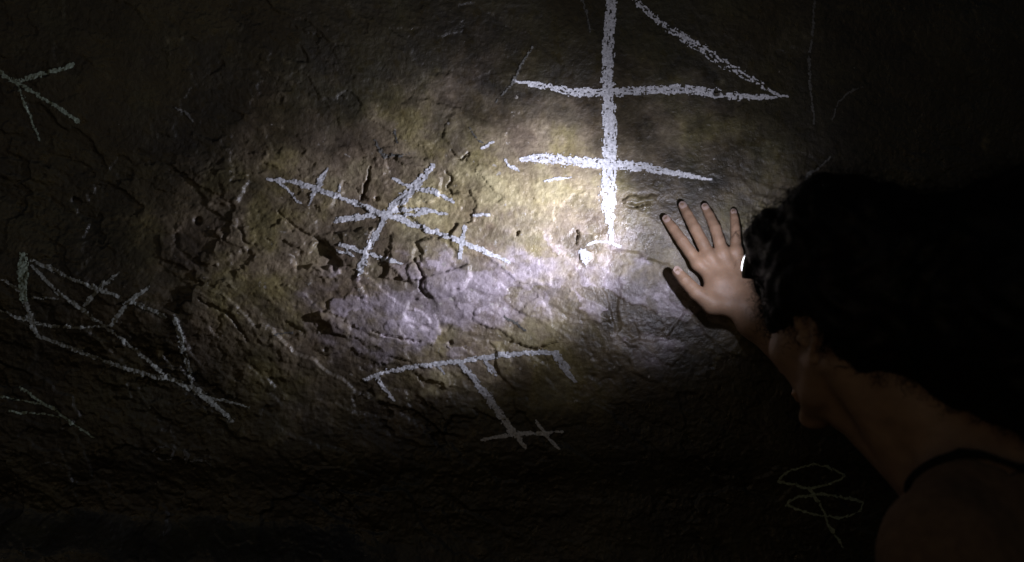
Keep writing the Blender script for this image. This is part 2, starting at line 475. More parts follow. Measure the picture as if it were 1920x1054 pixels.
# ------------------------------------------------------------------ chalk drawings on the rock
CELL = 0.0011
def drawing(label, strokes, group=None, name="chalk_drawing", cat="drawing", part="stroke"):
    """strokes: (points, width at points, density, material); each stroke is a crust of chalk lying on the relief"""
    allp = [p for s in strokes for p in s[0]]
    cu = sum(p[0] for p in allp) / len(allp); cv = sum(p[1] for p in allp) / len(allp)
    x0 = WX(cu); z0 = WZ(cv)
    org = np.array([x0, -float(wall_height(np.array([x0]), np.array([z0]))[0]), z0])
    root = None
    if len(strokes) > 1:
        root = empty(name, org)
        tag(root, label, cat, group)
    taken = set()
    for si, s in enumerate(strokes):
        pts, wid, dens = s[0], s[1], s[2]
        mat = s[3] if len(s) > 3 else M_CHALK
        if not isinstance(wid, (list, tuple)): wid = [wid] * len(pts)
        us = [p[0] for p in pts]; vs_ = [p[1] for p in pts]; mw = max(wid) + 8
        a0 = int(math.floor(WX(min(us) - mw) / CELL)); a1 = int(math.ceil(WX(max(us) + mw) / CELL))
        b0 = int(math.floor(WZ(max(vs_) + mw) / CELL)); b1 = int(math.ceil(WZ(min(vs_) - mw) / CELL))
        ii, jj = np.meshgrid(np.arange(a0, a1 + 1), np.arange(b0, b1 + 1))
        x = (ii + 0.5) * CELL; z = (jj + 0.5) * CELL
        u = x / UNIT + 960; v = 527 - (z - CAM_Z) / UNIT
        uw = u + 3.0 * fbm(u / 16.0, v / 16.0, 500 + si, 3); vw = v + 3.0 * fbm(u / 16.0 + 9, v / 16.0, 520 + si, 3)
        d, t = poly_dist(uw, vw, pts)
        L = np.cumsum([0] + [math.hypot(us[k + 1] - us[k], vs_[k + 1] - vs_[k]) for k in range(len(us) - 1)])
        w = np.interp(t, L / L[-1], wid) * 0.46
        hl = wall_height(x, z)
        hm = 0.25 * (wall_height(x + .005, z) + wall_height(x - .005, z) + wall_height(x, z + .005) + wall_height(x, z - .005))
        proud = np.clip((hl - hm) / 0.0012, -1.2, 1.2)
        n = 0.45 * fbm(u / 45.0, v / 45.0, 535, 2) + 0.8 * fbm(u / 10.0, v / 10.0, 540, 3) + 1.25 * perlin(u / 4.6, v / 4.6, 560) + 0.5 * perlin(u / 2.3, v / 2.3, 561)
        # chalk drags: streaks run along the stroke, skips break it across
        best = np.full(x.shape, 1e9); sd = np.zeros(x.shape)
        for k in range(len(us) - 1):
            ex, ez = us[k + 1] - us[k], vs_[k + 1] - vs_[k]; le = math.hypot(ex, ez) + 1e-9
            tk = np.clip(((uw - us[k]) * ex + (vw - vs_[k]) * ez) / le ** 2, 0, 1)
            dk = np.hypot(uw - us[k] - tk * ex, vw - vs_[k] - tk * ez)
            mk = dk < best
            best = np.where(mk, dk, best); sd = np.where(mk, ((uw - us[k]) * ez - (vw - vs_[k]) * ex) / le, sd)
        run = t * L[-1]
        n = (0.45 * fbm(u / 45.0, v / 45.0, 535, 2) + 0.95 * perlin(run / 15.0 + 7 * si, sd / 3.6 + 3 * si, 541 + si)
             + 0.85 * fbm(u / 7.5, v / 7.5, 540, 3) + 0.65 * perlin(u / 3.6, v / 3.6, 560))
        edge = np.clip((w - d) / (0.30 * w + 1.2), -3, 1)
        keep = (edge + 0.85 * n + 0.36 * proud + (dens - 0.5) * 1.6 + 0.45 * np.clip(1.3 - w / 5.0, 0, 1)) > 0.60
        keep &= d < w * 1.25 + 1.5
        ci = ii[keep]; cj = jj[keep]
        cells = [(int(a), int(b)) for a, b in zip(ci, cj) if (int(a), int(b)) not in taken]
        if not cells: continue
        taken.update(cells)
        c = np.array(cells)
        corners = np.stack([c, c + [1, 0], c + [1, 1], c + [0, 1]], 1).reshape(-1, 2)
        key = corners[:, 0].astype(np.int64) * 1000003 + corners[:, 1]
        uq, first, inv = np.unique(key, return_index=True, return_inverse=True)
        pv = corners[first] * CELL
        hh = wall_height(pv[:, 0], pv[:, 1])
        off = 0.0009 + 0.0004 * perlin(pv[:, 0] * 500, pv[:, 1] * 500, 580)
        verts = np.stack([pv[:, 0], -(hh + off), pv[:, 1]], -1)
        o = mesh_obj(part if root else name, verts, inv.reshape(-1, 4), mat, root, True, org)
        if root is None: tag(o, label, cat, group)
    return root

G = M_GREENCHALK; F = M_FAINT
drawing("large white chalk cross with two bars and a slanting line, above the hand", [
    ([(1150, -60), (1147, 0), (1140, 90), (1140, 172), (1144, 240), (1142, 305), (1140, 370), (1147, 452)], [24, 26, 28, 26, 32, 36, 36, 10], 0.56),
    ([(962, 150), (1010, 158), (1075, 172), (1140, 172), (1290, 166), (1345, 176), (1400, 182), (1478, 180)], [3, 14, 22, 20, 24, 20, 18, 5], 0.46),
    ([(978, 300), (1010, 296), (1075, 302), (1140, 308), (1200, 312), (1265, 325), (1335, 337)], [10, 26, 24, 24, 24, 16, 5], 0.54),
    ([(1150, -40), (1195, 5), (1240, 45), (1300, 82), (1360, 120), (1410, 148), (1465, 180)], [14, 14, 20, 24, 24, 18, 6], 0.24),
    ([(948, 300), (955, 312), (972, 320)], [7, 5, 6], 0.6),
    ([(1103, 458), (1125, 452), (1150, 458), (1162, 462)], [5, 6, 8, 6], 0.46),
])
drawing("white chalk star of crossing lines with small bars, on cracked rock", [
    ([(500, 336), (545, 340), (590, 353), (650, 375), (712, 398), (745, 410), (800, 430), (850, 447), (905, 470), (956, 492)], [4, 8, 13, 10, 12, 12, 14, 12, 10, 6], 0.66),
    ([(812, 310), (796, 330), (768, 358), (745, 382), (722, 408), (705, 440), (692, 468), (676, 512)], [10, 18, 22, 22, 16, 14, 18, 16], 0.62),
    ([(613, 318), (600, 342), (590, 360), (580, 385)], [9, 14, 12, 5], 0.6),
    ([(632, 414), (670, 408), (715, 400), (760, 393), (800, 394), (836, 402)], [12, 14, 12, 8, 10, 5], 0.62),
    ([(742, 405), (775, 403), (800, 400)], [6, 8, 8], 0.55),
    ([(737, 334), (758, 346), (785, 354), (815, 360), (850, 378)], [4, 9, 8, 12, 5], 0.6),
    ([(640, 458), (672, 470), (700, 478), (728, 488), (755, 495)], [9, 12, 9, 12, 5], 0.6),
    ([(634, 470), (655, 475), (668, 481)], [4, 5, 3], 0.6),
    ([(872, 426), (868, 452), (862, 484)], [10, 10, 7], 0.66),
    ([(520, 340), (535, 352), (563, 381)], [4, 5, 6], 0.5),
    ([(637, 346), (638, 360)], [4, 4], 0.5),
])
drawing("white chalk rake with hooked end and barred foot, below the flaked rock", [
    ([(682, 712), (720, 698), (790, 684), (860, 678), (936, 666), (1000, 661), (1046, 661)], [6, 9, 10, 10, 11, 10, 8], 0.62),
    ([(1040, 662), (1052, 678), (1064, 695), (1076, 714)], [14, 20, 17, 6], 0.7),
    ([(708, 708), (722, 728), (740, 751)], [8, 8, 5], 0.6),
    ([(822, 684), (834, 700)], [8, 5], 0.5),
    ([(908, 674), (918, 688), (930, 702)], [9, 11, 8], 0.58),
    ([(864, 680), (884, 704), (910, 738), (935, 772), (958, 806), (984, 836)], [10, 16, 17, 17, 17, 8], 0.64),
    ([(902, 824), (940, 818), (975, 812), (1012, 812), (1054, 808)], [6, 9, 10, 9, 5], 0.54),
    ([(1004, 788), (1022, 812), (1047, 840)], [6, 8, 6], 0.5),
])
drawing("pale chalk framework of crossing lines with a thick greenish upright", [
    ([(52, 482), (54, 520), (55, 560)], [22, 24, 18], 0.60, G),
    ([(58, 566), (66, 595), (78, 630)], [14, 16, 9], 0.52, M_DIMCHALK),
    ([(66, 488), (100, 502), (143, 522), (190, 540), (236, 556)], [8, 9, 8, 10, 7], 0.52, M_DIMCHALK),
    ([(252, 565), (290, 578), (322, 594)], [9, 8, 8], 0.54, M_DIMCHALK),
    ([(338, 598), (346, 620), (354, 665), (362, 722)], [10, 14, 14, 9], 0.50, M_DIMCHALK),
    ([(-12, 522), (20, 526), (40, 538), (57, 558)], [4, 5, 6, 5], 0.48, M_DIMCHALK),
    ([(-12, 572), (30, 588), (60, 602), (115, 612), (165, 612), (218, 610)], [5, 7, 9, 8, 7, 5], 0.48, M_DIMCHALK),
    ([(76, 628), (140, 652), (218, 682), (270, 698), (325, 710), (372, 732), (436, 786)], [8, 8, 9, 10, 11, 14, 12], 0.54, M_DIMCHALK),
    ([(70, 498), (115, 544), (166, 582), (229, 628), (275, 668), (325, 708)], [6, 8, 9, 7, 8, 9], 0.52, M_DIMCHALK),
    ([(72, 557), (120, 560)], [6, 5], 0.46, M_DIMCHALK),
    ([(233, 512), (198, 540), (168, 574)], [7, 10, 9], 0.52, M_DIMCHALK),
    ([(287, 540), (250, 568), (218, 610)], [7, 12, 9], 0.54, M_DIMCHALK),
    ([(366, 738), (410, 748), (470, 762)], [6, 5, 4], 0.42, M_DIMCHALK),
])
drawing("greenish chalk bird track of four strokes on dark rock", [
    ([(-14, 124), (8, 142), (32, 156)], [8, 10, 12], 0.5, G),
    ([(138, 121), (112, 132), (85, 137), (34, 154)], [12, 11, 12, 12], 0.50, G),
    ([(36, 157), (70, 178), (108, 201), (147, 228)], [9, 10, 9, 10], 0.52, G),
    ([(35, 160), (45, 190), (57, 220), (73, 262)], [8, 8, 6, 4], 0.44, G),
])
drawing("thin faded chalk arrow beneath the pale framework", [
    ([(40, 724), (75, 748), (115, 772), (178, 820)], [6, 6, 7, 6], 0.46, G),
    ([(-10, 740), (50, 751), (105, 762)], [4, 4, 4], 0.42, G),
    ([(22, 771), (70, 774), (115, 780)], [4, 4, 4], 0.42, G),
])
drawing("small smudged chalk loop above the dark undercut", [
    ([(296, 858), (290, 846), (300, 836), (318, 836), (330, 846), (322, 862), (304, 862), (296, 858)], 5, 0.40, F),
    ([(348, 842), (352, 856), (350, 866)], [8, 12, 9], 0.46, F),
    ([(360, 864), (380, 862), (396, 872)], [5, 5, 4], 0.42, F),
])
drawing("faint chalk arc lying low beneath the faded arrow", [
    ([(74, 870), (95, 866), (112, 870), (124, 878)], [5, 6, 6, 4], 0.44, F)])
drawing("chalk figure of two leaf loops on a stem, beside the brown sleeve", [
    ([(1461, 905), (1468, 893), (1485, 881), (1524, 871), (1555, 876), (1588, 893), (1575, 903), (1547, 912), (1521, 918), (1485, 909), (1461, 905)], 6, 0.48, G),
    ([(1479, 950), (1485, 940), (1500, 933), (1547, 929), (1590, 936), (1624, 945), (1620, 962), (1582, 974), (1545, 970), (1510, 962), (1479, 950)], 6, 0.46, G),
    ([(1519, 916), (1532, 934), (1545, 955), (1556, 985), (1568, 1003), (1588, 1032)], [8, 8, 7, 6, 8, 4], 0.48, G),
])
drawing("bright white lime spot on the rock below the chalk cross", [
    ([(1093, 474), (1098, 480), (1096, 490)], [20, 24, 14], 0.72)], name="lime_spot", cat="spot")
for pts, w, dens, lab in [
    ([(1527, -10), (1525, 40), (1518, 110), (1520, 165), (1527, 232)], [6, 6, 6, 7, 4], 0.34, "long faint vertical scratch right of the slanting chalk line"),
    ([(1562, 224), (1572, 190), (1600, 168), (1620, 163)], [5, 5, 6, 4], 0.34, "faint curved scratch arching above the dark hair"),
    ([(1508, 350), (1516, 326), (1540, 312), (1558, 292)], [9, 10, 9, 5], 0.36, "smudged pale streak just above the dark hair"),
    ([(998, 88), (978, 120), (962, 152), (930, 190)], [7, 8, 8, 4], 0.34, "faint slanting streak left of the large cross"),
    ([(1088, -10), (1100, 25), (1106, 60)], [6, 6, 4], 0.36, "short faint streak beside the top of the large cross"),
    ([(328, 203), (345, 208), (360, 226)], [5, 6, 5], 0.46, "small pale nick above the flaked slabs"),
    ([(702, 262), (712, 280), (722, 294), (740, 292), (768, 288)], [4, 5, 9, 8, 5], 0.50, "pale bent scratch above the chalk star"),
    ([(741, 246), (743, 268)], [5, 4], 0.5, "tiny upright scratch over the bent one"),
    ([(905, 278), (918, 270), (926, 264)], [6, 8, 4], 0.6, "tiny bright chip between the star and the large cross"),
    ([(888, 404), (916, 404)], [6, 7], 0.7, "short bright dash right of the chalk star"),
    ([(1022, 340), (1050, 335), (1072, 332)], [6, 5, 3], 0.55, "thin bright scrape under the lower bar of the cross"),
    ([(946, 594), (968, 606), (984, 618)], [5, 6, 5], 0.5, "thin yellowish scratch above the chalk rake"),
    ([(524, 626), (552, 624)], [6, 5], 0.5, "short pale dash left of the glossy flake"),
    ([(880, 240), (895, 262), (905, 268)], [4, 4, 3], 0.4, "hairline scratch over the tiny bright chip"),
]:
    drawing(lab, [(pts, w, dens, M_CHALK if dens >= 0.55 else F)], name="rock_scratch", cat="scratch")

# ------------------------------------------------------------------ implicit surfaces for the person
class Field:
    def __init__(self, vox): self.prims = []; self.vox = vox
    def cone(self, a, b, r1, r2, k=0.01, op='u'):
        a = np.array(a, float); b = np.array(b, float); r = max(r1, r2)
        def f(P):
            ba = b - a; t = np.clip(((P - a) @ ba) / (ba @ ba + 1e-12), 0, 1)
            return np.linalg.norm(P - a - t[..., None] * ba, axis=-1) - (r1 + (r2 - r1) * t)
        self.prims.append((np.minimum(a, b) - r, np.maximum(a, b) + r, f, k, op))
    def chain(self, P, R, k):
        P = [np.array(p, float) for p in P]; r = max(R)
        def f(Q):
            best = None
            for i in range(len(P) - 1):
                ba = P[i + 1] - P[i]; t = np.clip(((Q - P[i]) @ ba) / (ba @ ba), 0, 1)
                d = np.linalg.norm(Q - P[i] - t[..., None] * ba, axis=-1) - (R[i] + (R[i + 1] - R[i]) * t)
                if best is None: best = d
                else:
                    q = np.maximum(0.002 - np.abs(best - d), 0) / 0.002
                    best = np.minimum(best, d) - q * q * 0.0005
            return best
        self.prims.append((np.min(P, 0) - r, np.max(P, 0) + r, f, k, 'u'))
    def ell(self, c, rad, axes=np.eye(3), k=0.01, op='u'):
        c = np.array(c, float); rad = np.array(rad, float); A = np.array(axes, float)
        ext = np.sqrt(((A.T * rad) ** 2).sum(1))
        def f(P):
            q = (P - c) @ A.T
            k0 = np.linalg.norm(q / rad, axis=-1); k1 = np.linalg.norm(q / rad ** 2, axis=-1)
            return k0 * (k0 - 1) / np.maximum(k1, 1e-9)
        self.prims.append((c - ext, c + ext, f, k, op))
    def custom(self, lo, hi, f, k=0.004, op='i'):
        self.prims.append((np.array(lo, float), np.array(hi, float), f, k, op))
    def mesh(self, extra=None):
        h = self.vox; n = 24
        ups = [p for p in self.prims if p[4] == 'u']
        lo = np.min([p[0] for p in ups], 0) - 0.03; hi = np.max([p[1] for p in ups], 0) + 0.03
        nb = np.ceil((hi - lo) / (h * n)).astype(int)
        S = (nb * n + 4).astype(np.int64)
        vk, vp, quads = [], [], []
        g = np.stack(np.meshgrid(*[np.arange(n + 1)] * 3, indexing='ij'), -1) * h
        for bi in range(nb[0]):
            for bj in range(nb[1]):
                for bk in range(nb[2]):
                    o = np.array([bi, bj, bk]) * n; base = lo + o * h; top = base + n * h
                    act = [p for p in self.prims if np.all(p[0] - p[3] - 3 * h < top) and np.all(p[1] + p[3] + 3 * h > base)]
                    if not any(p[4] == 'u' for p in act): continue
                    P = base + g
                    fld = np.full(P.shape[:3], 1.0)
                    for a, b, f, k, op in act:
                        d = f(P)
                        if op == 'u':
                            q = np.maximum(k - np.abs(fld - d), 0) / k
                            fld = np.minimum(fld, d) - q * q * k * 0.25
                        else:
                            if op == 's': d = -d
                            q = np.maximum(k - np.abs(fld - d), 0) / k
                            fld = np.maximum(fld, d) + q * q * k * 0.25
                    if extra is not None: fld = fld + extra(P)
                    s = fld < 0
                    if not s.any() or s.all(): continue
                    cc = [s[i:n + i, j:n + j, k:n + k] for i in (0, 1) for j in (0, 1) for k in (0, 1)]
                    anyv = np.logical_or.reduce(cc); allv = np.logical_and.reduce(cc)
                    C = np.argwhere(anyv & ~allv)
                    if len(C) == 0: continue
                    acc = np.zeros((len(C), 3)); cnt = np.zeros(len(C))
                    for ax in range(3):
                        e = np.eye(3, dtype=int)[ax]; o1 = np.eye(3, dtype=int)[(ax + 1) % 3]; o2 = np.eye(3, dtype=int)[(ax + 2) % 3]
                        for p in (0, 1):
                            for q in (0, 1):
                                A = C + p * o1 + q * o2; B = A + e
                                fa = fld[A[:, 0], A[:, 1], A[:, 2]]; fb = fld[B[:, 0], B[:, 1], B[:, 2]]
                                m = (fa < 0) != (fb < 0)
                                t = np.where(m, fa / np.where(m, fa - fb, 1), 0)
                                acc += np.where(m[:, None], A + t[:, None] * e, 0); cnt += m
                        f0 = s[:n, :n, :n]; sl = [slice(0, n)] * 3; sl[ax] = slice(1, n + 1)
                        E = np.argwhere(f0 != s[tuple(sl)]); 
                        if len(E):
                            sg = s[E[:, 0], E[:, 1], E[:, 2]]; Eg = E + o
                            qd = [Eg, Eg - o1, Eg - o1 - o2, Eg - o2]
                            ks = np.stack([((x[:, 0] + 1) * S[1] + x[:, 1] + 1) * S[2] + x[:, 2] + 1 for x in qd], 1)
                            quads.append(np.where(sg[:, None], ks, ks[:, ::-1]))
                    Cg = C + o
                    vk.append(((Cg[:, 0] + 1) * S[1] + Cg[:, 1] + 1) * S[2] + Cg[:, 2] + 1)
                    vp.append(base + (acc / cnt[:, None]) * h)
        vk = np.concatenate(vk); vp = np.concatenate(vp); qd = np.concatenate(quads)
        order = np.argsort(vk); vk = vk[order]; vp = vp[order]
        ix = np.clip(np.searchsorted(vk, qd), 0, len(vk) - 1)
        ok = (vk[ix] == qd).all(1)
        return vp, ix[ok]

def unit(v): v = np.array(v, float); return v / np.linalg.norm(v)
def up(x, y, z): return np.array([x, y, z + CAM_Z])      # heights given relative to the camera's

# ---- head frame
HF = unit((-0.57, 0.82, -0.25)); HL = unit(np.cross((0, 0, 1.0), HF)); HU = np.cross(HF, HL)
HEAD = up(0.430, -0.316, -0.065)
HA = np.array([HF, HL, HU])
def hp(f, l, u): return HEAD + f * HF + l * HL + u * HU
# ---- torso frame and joints
LS = up(0.485, -0.52, -0.285); RS = up(0.75, -0.275, -0.20); NB = up(0.57, -0.40, -0.215)
TL = unit(LS - RS); PEL = up(0.71, -0.57, -0.68); TU = unit(NB - PEL); TF = unit(np.cross(TL, TU)); TL = np.cross(TU, TF)
TA = np.array([TF, TL, TU])
NOTCH = up(0.53, -0.355, -0.265)
LE = up(0.475, -0.555, -0.57); LW = up(0.44, -0.47, -0.80)
RE = up(0.565, -0.115, -0.245); RW = at_depth(1412, 600, 0.050)
LH = PEL + 0.085 * TL - np.array([0, 0, .05]); RH = PEL - 0.085 * TL - np.array([0, 0, .05])
LK = LH + np.array([-.01, .02, -.40]); RK = RH + np.array([0, .03, -.40])
LA = np.array([LK[0] + .01, LK[1] - .04, 0.085]); RA = np.array([RK[0] + .01, RK[1] - .03, 0.085])

person = empty("person", (float((LA[0] + RA[0]) / 2), float((LA[1] + RA[1]) / 2), 0.0))
PO = np.array(person.location)
tag(person, "person in a brown top touching the rock wall with an open hand", "person")

body = Field(0.0026)
def head_parts(B):
    B.ell(hp(-0.002, 0, 0.045), (0.096, 0.074, 0.085), HA, 0.02)
    B.ell(hp(0.036, 0, -0.022), (0.056, 0.060, 0.080), HA, 0.03)
    for s in (1, -1):
        B.cone(hp(0.012, s * 0.054, -0.040), hp(0.035, s * 0.044, -0.074), 0.015, 0.012, 0.016)
        B.cone(hp(0.035, s * 0.044, -0.074), hp(0.074, s * 0.012, -0.099), 0.012, 0.011, 0.016)
        B.ell(hp(0.064, s * 0.042, -0.012), (0.020, 0.022, 0.018), HA, 0.03)
        B.ell(hp(0.103, s * 0.032, 0.014), (0.019, 0.017, 0.012), HA, 0.014, 's')
        B.cone(hp(0.090, s * 0.012, 0.030), hp(0.080, s * 0.045, 0.030), 0.008, 0.007, 0.012)
        B.ell(hp(0.0995, s * 0.011, -0.030), (0.010, 0.0075, 0.008), HA, 0.008)
        # ear: helix rim, antihelix, lobe and a shallow bowl
        ce = [(0.008, 0.010), (0.006, 0.022), (-0.004, 0.030), (-0.017, 0.029), (-0.026, 0.018), (-0.027, 0.002), (-0.022, -0.014), (-0.012, -0.026)]
        B.ell(hp(-0.010, s * 0.0765, 0.000), (0.018, 0.006, 0.026), HA, 0.008)
        pr = [hp(f, s * (0.079 + 0.30 * max(0, 0.008 - f)), u) for f, u in ce]
        for a, b in zip(pr[:-1], pr[1:]): B.cone(a, b, 0.0042, 0.0042, 0.003)
        B.ell(hp(-0.006, s * 0.083, -0.004), (0.010, 0.006, 0.013), HA, 0.006, 's')
        B.ell(hp(-0.008, s * 0.0800, -0.032), (0.0085, 0.0048, 0.0105), HA, 0.006)
        B.cone(hp(0.006, s * 0.079, -0.004), hp(0.004, s * 0.079, -0.012), 0.005, 0.004, 0.005)
    B.ell(hp(0.074, 0, -0.100), (0.015, 0.018, 0.013), HA, 0.018)
    B.cone(hp(0.090, 0, 0.022), hp(0.108, 0, -0.024), 0.0065, 0.0095, 0.014)
    B.cone(hp(0.086, -0.020, -0.066), hp(0.086, 0.020, -0.066), 0.004, 0.004, 0.006)
    B.cone(hp(0.089, -0.010, -0.0615), hp(0.089, 0.010, -0.0615), 0.005, 0.005, 0.008)
    B.cone(hp(0.087, -0.010, -0.0725), hp(0.087, 0.010, -0.0725), 0.006, 0.006, 0.008)
    B.ell(hp(0.098, 0, -0.0668), (0.008, 0.022, 0.0012), HA, 0.003, 's')
def neck_parts(B, g=0.0):
    B.cone(hp(-0.030, 0, -0.040), NB + np.array([0, 0, -0.01]), 0.050 + g, 0.058 + g, 0.03)
    B.cone(hp(0.030, 0, -0.085), NOTCH, 0.026 + g, 0.034 + g, 0.03)
    B.cone(hp(-0.015, 0.055, -0.045), NOTCH + 0.025 * TL, 0.014 + g, 0.013 + g, 0.03)
def torso_parts(B, g=0.0):
    C = NB + 0.62 * (PEL - NB)
    B.ell(NB + 0.33 * (PEL - NB) + 0.005 * TF, (0.100 + g, 0.150 + g, 0.180 + g), TA, 0.05)
    B.ell(C, (0.090 + g, 0.120 + g, 0.15 + g), TA, 0.05)
    B.ell(PEL, (0.105 + g, 0.160 + g, 0.115 + g), TA, 0.05)
    for s in (1, -1):
        B.ell(NB + 0.40 * (PEL - NB) + 0.085 * TF + s * 0.07 * TL, (0.045 + g, 0.058 + g, 0.055 + g), TA, 0.04)
    B.cone(NB + np.array([0, 0, -0.02]), LS, 0.055 + g, 0.050 + g, 0.04)
    B.cone(NB + np.array([0, 0, -0.02]), RS, 0.055 + g, 0.050 + g, 0.04)
    B.ell(LS + np.array([-0.012, -0.01, -0.035]), (0.060 + g, 0.060 + g, 0.075 + g), TA, 0.04)
    B.ell(RS + np.array([0.0, 0, -0.02]), (0.055 + g, 0.055 + g, 0.06 + g), TA, 0.04)
def limb(B, P, R, k=0.02, g=0.0):
    for i in range(len(P) - 1): B.cone(P[i], P[i + 1], R[i] + g, R[i + 1] + g, k)

torso_parts(body); neck_parts(body)
limb(body, [LS + np.array([-0.012, -0.01, -0.03]), LE, 0.5 * (LE + LW) + 0.2 * (LE - LW), LW], [0.050, 0.037, 0.037, 0.024])
limb(body, [RS, RE, RE + 0.35 * (RW - RE), RW], [0.048, 0.036, 0.036, 0.0235])
for H_, K_, A_ in ((LH, LK, LA), (RH, RK, RA)):
    limb(body, [H_, K_, K_ + 0.35 * (A_ - K_) + np.array([0, -.012, 0]), A_], [0.080, 0.054, 0.052, 0.034])
    B_ = A_ + np.array([-0.05, 0.07, -0.055])
    body.cone(A_ + np.array([.01, -.015, -.045]), A_ + np.array([0, 0, -.04]), 0.032, 0.034, 0.02)
    body.cone(A_ + np.array([0, 0, -.035]), B_ + TF * 0.05, 0.034, 0.022, 0.02)
head_parts(body)

# ---- right hand, open on the rock
def on_rock(u, v, gap):
    p = at_depth(u, v, gap)
    h0 = float(wall_height(np.array([p[0]]), np.array([p[2]]))[0])
    return at_depth(u, v, gap + h0)
RB = 0.0205
FINGERS = {  # knuckle, middle joint, end joint, tip: survey position and gap to rock
    'index':  [(1309, 494, .0240), (1279, 452, .0190), (1262, 428, .0135), (1249, 411, .0085)],
    'middle': [(1331, 482, .0265), (1303, 428, .0205), (1289, 402, .0140), (1280, 386, .0085)],
    'ring':   [(1355, 474, .0260), (1341, 428, .0200), (1330, 404, .0135), (1322, 389, .0080)],
    'little': [(1380, 472, .0235), (1379, 430, .0180), (1377, 410, .0125), (1375, 398, .0075)],
    'thumb':  [(1338, 572, .0430), (1306, 549, .0430), (1284, 526, .0400), (1269, 509, .0370)],
}
FR = {'index': [.0102, .0090, .0080, .0068], 'middle': [.0104, .0092, .0082, .0070], 'ring': [.0100, .0088, .0077, .0066],
      'little': [.0092, .0077, .0067, .0057], 'thumb': [.0145, .0114, .0098, .0080]}
FP = {k: [on_rock(*q) for q in v] for k, v in FINGERS.items()}
# palm: metacarpals fan out from the wrist
CARP = {'index': (1392, 566), 'middle': (1400, 572), 'ring': (1408, 582), 'little': (1414, 592)}
for k, (cu_, cv_) in CARP.items():
    c0 = on_rock(cu_, cv_, 0.044)
    body.cone(FP[k][0], 0.5 * (FP[k][0] + c0), FR[k][0] + .0010, 0.0120, 0.007)
    body.cone(0.5 * (FP[k][0] + c0), c0, 0.0120, 0.0140, 0.008)
body.cone(on_rock(1396, 578, 0.044), FP['thumb'][0], 0.0165, 0.0150, 0.014)
body.ell(on_rock(1352, 545, 0.035), (0.026, 0.014, 0.022), np.eye(3), 0.02)
body.cone(on_rock(1400, 582, 0.046), RW, 0.020, 0.0235, 0.02)
for k in FINGERS:
    P, R = FP[k], FR[k]
    # flesh between the joints is a touch slimmer than the joints
    Q = [P[0], 0.5 * (P[0] + P[1]), P[1], 0.5 * (P[1] + P[2]), P[2], P[3]]
    S_ = [R[0], 0.5 * (R[0] + R[1]) * 0.99, R[1] * 1.02, 0.5 * (R[1] + R[2]) * 0.97, R[2] * 1.0, R[3]]
    body.chain(Q, S_, 0.005 if k != 'thumb' else 0.008)
    # creases over the joints
    for i, n_c in ((1, 3), (2, 2)):
        d_ = unit(P[i + 1] - P[i - 1]); sd_ = unit(np.cross(d_, (0, 1.0, 0)))
        for c_ in range(n_c):
            m_ = P[i] + d_ * 0.0028 * (c_ - 0.5 * (n_c - 1)) + np.array([0, -R[i] * 1.03, 0])
            body.cone(m_ - sd_ * R[i] * 0.45, m_ + sd_ * R[i] * 0.45, 0.0009, 0.0009, 0.0014, 's')
for k in ('index', 'middle', 'ring', 'little'):
    body.ell(FP[k][0] + np.array([0, -0.0045, 0]), (.0085, .0065, .0085), np.eye(3), 0.006)
# left hand, hanging
for i, (dl, ln) in enumerate([(-.024, .060), (-.008, .068), (.008, .063), (.022, .050)]):
    b0 = LW + np.array([-.01 + dl * .5, .02 + dl * .6, -.085]); b1 = b0 + np.array([-.004, .012, -ln * .55]); b2 = b1 + np.array([-.002, .018, -ln * .4])
    body.cone(LW, b0, 0.018, 0.011, 0.012); body.cone(b0, b1, .009, .008, .004); body.cone(b1, b2, .008, .0065, .004)
t0 = LW + np.array([-.022, .018, -.03]); t1 = t0 + np.array([-.012, .026, -.035]); t2 = t1 + np.array([.002, .012, -.026])
body.cone(LW, t0, .016, .013, .012); body.cone(t0, t1, .012, .010, .006); body.cone(t1, t2, .0098, .0075, .005)
bv, bf = body.mesh()
mesh_obj("body", bv, bf, M_SKIN, person, True, PO)

# fingernails
for k in FINGERS:
    P, R = FP[k], FR[k]
    d = unit(P[3] - P[2]); back = np.array([0.0, -1.0, 0.0])
    if k == 'thumb': back = unit((0.15, -0.9, 0.35))
    nrm = unit(back - (back @ d) * d); side = np.cross(d, nrm)
    c = P[3] - d * 0.0015
    vs_n, fs_n = [], []
    na, nt_ = 9, 7
    for i in range(na):
        for j in range(nt_):
            a = -1.0 + 2.0 * j / (nt_ - 1); b = i / (na - 1)
            wdt = R[3] * 0.80 * math.sqrt(max(0.05, 1 - max(0, abs(2 * b - 1) - 0.35) ** 2 / 0.45))
            ang = a * wdt / R[3]
            rr = R[3] + (R[2] - R[3]) * 0.1 + 0.0007
            vs_n.append(c + d * (b - 0.45) * R[3] * 1.9 + side * math.sin(ang) * rr + nrm * (math.cos(ang) * rr - 0.0004 - 0.0022 * b * b))
    for i in range(na - 1):
        for j in range(nt_ - 1):
            fs_n.append((i * nt_ + j, i * nt_ + j + 1, (i + 1) * nt_ + j + 1, (i + 1) * nt_ + j))
    mesh_obj("fingernail", vs_n, fs_n, M_NAIL, person, True, PO)

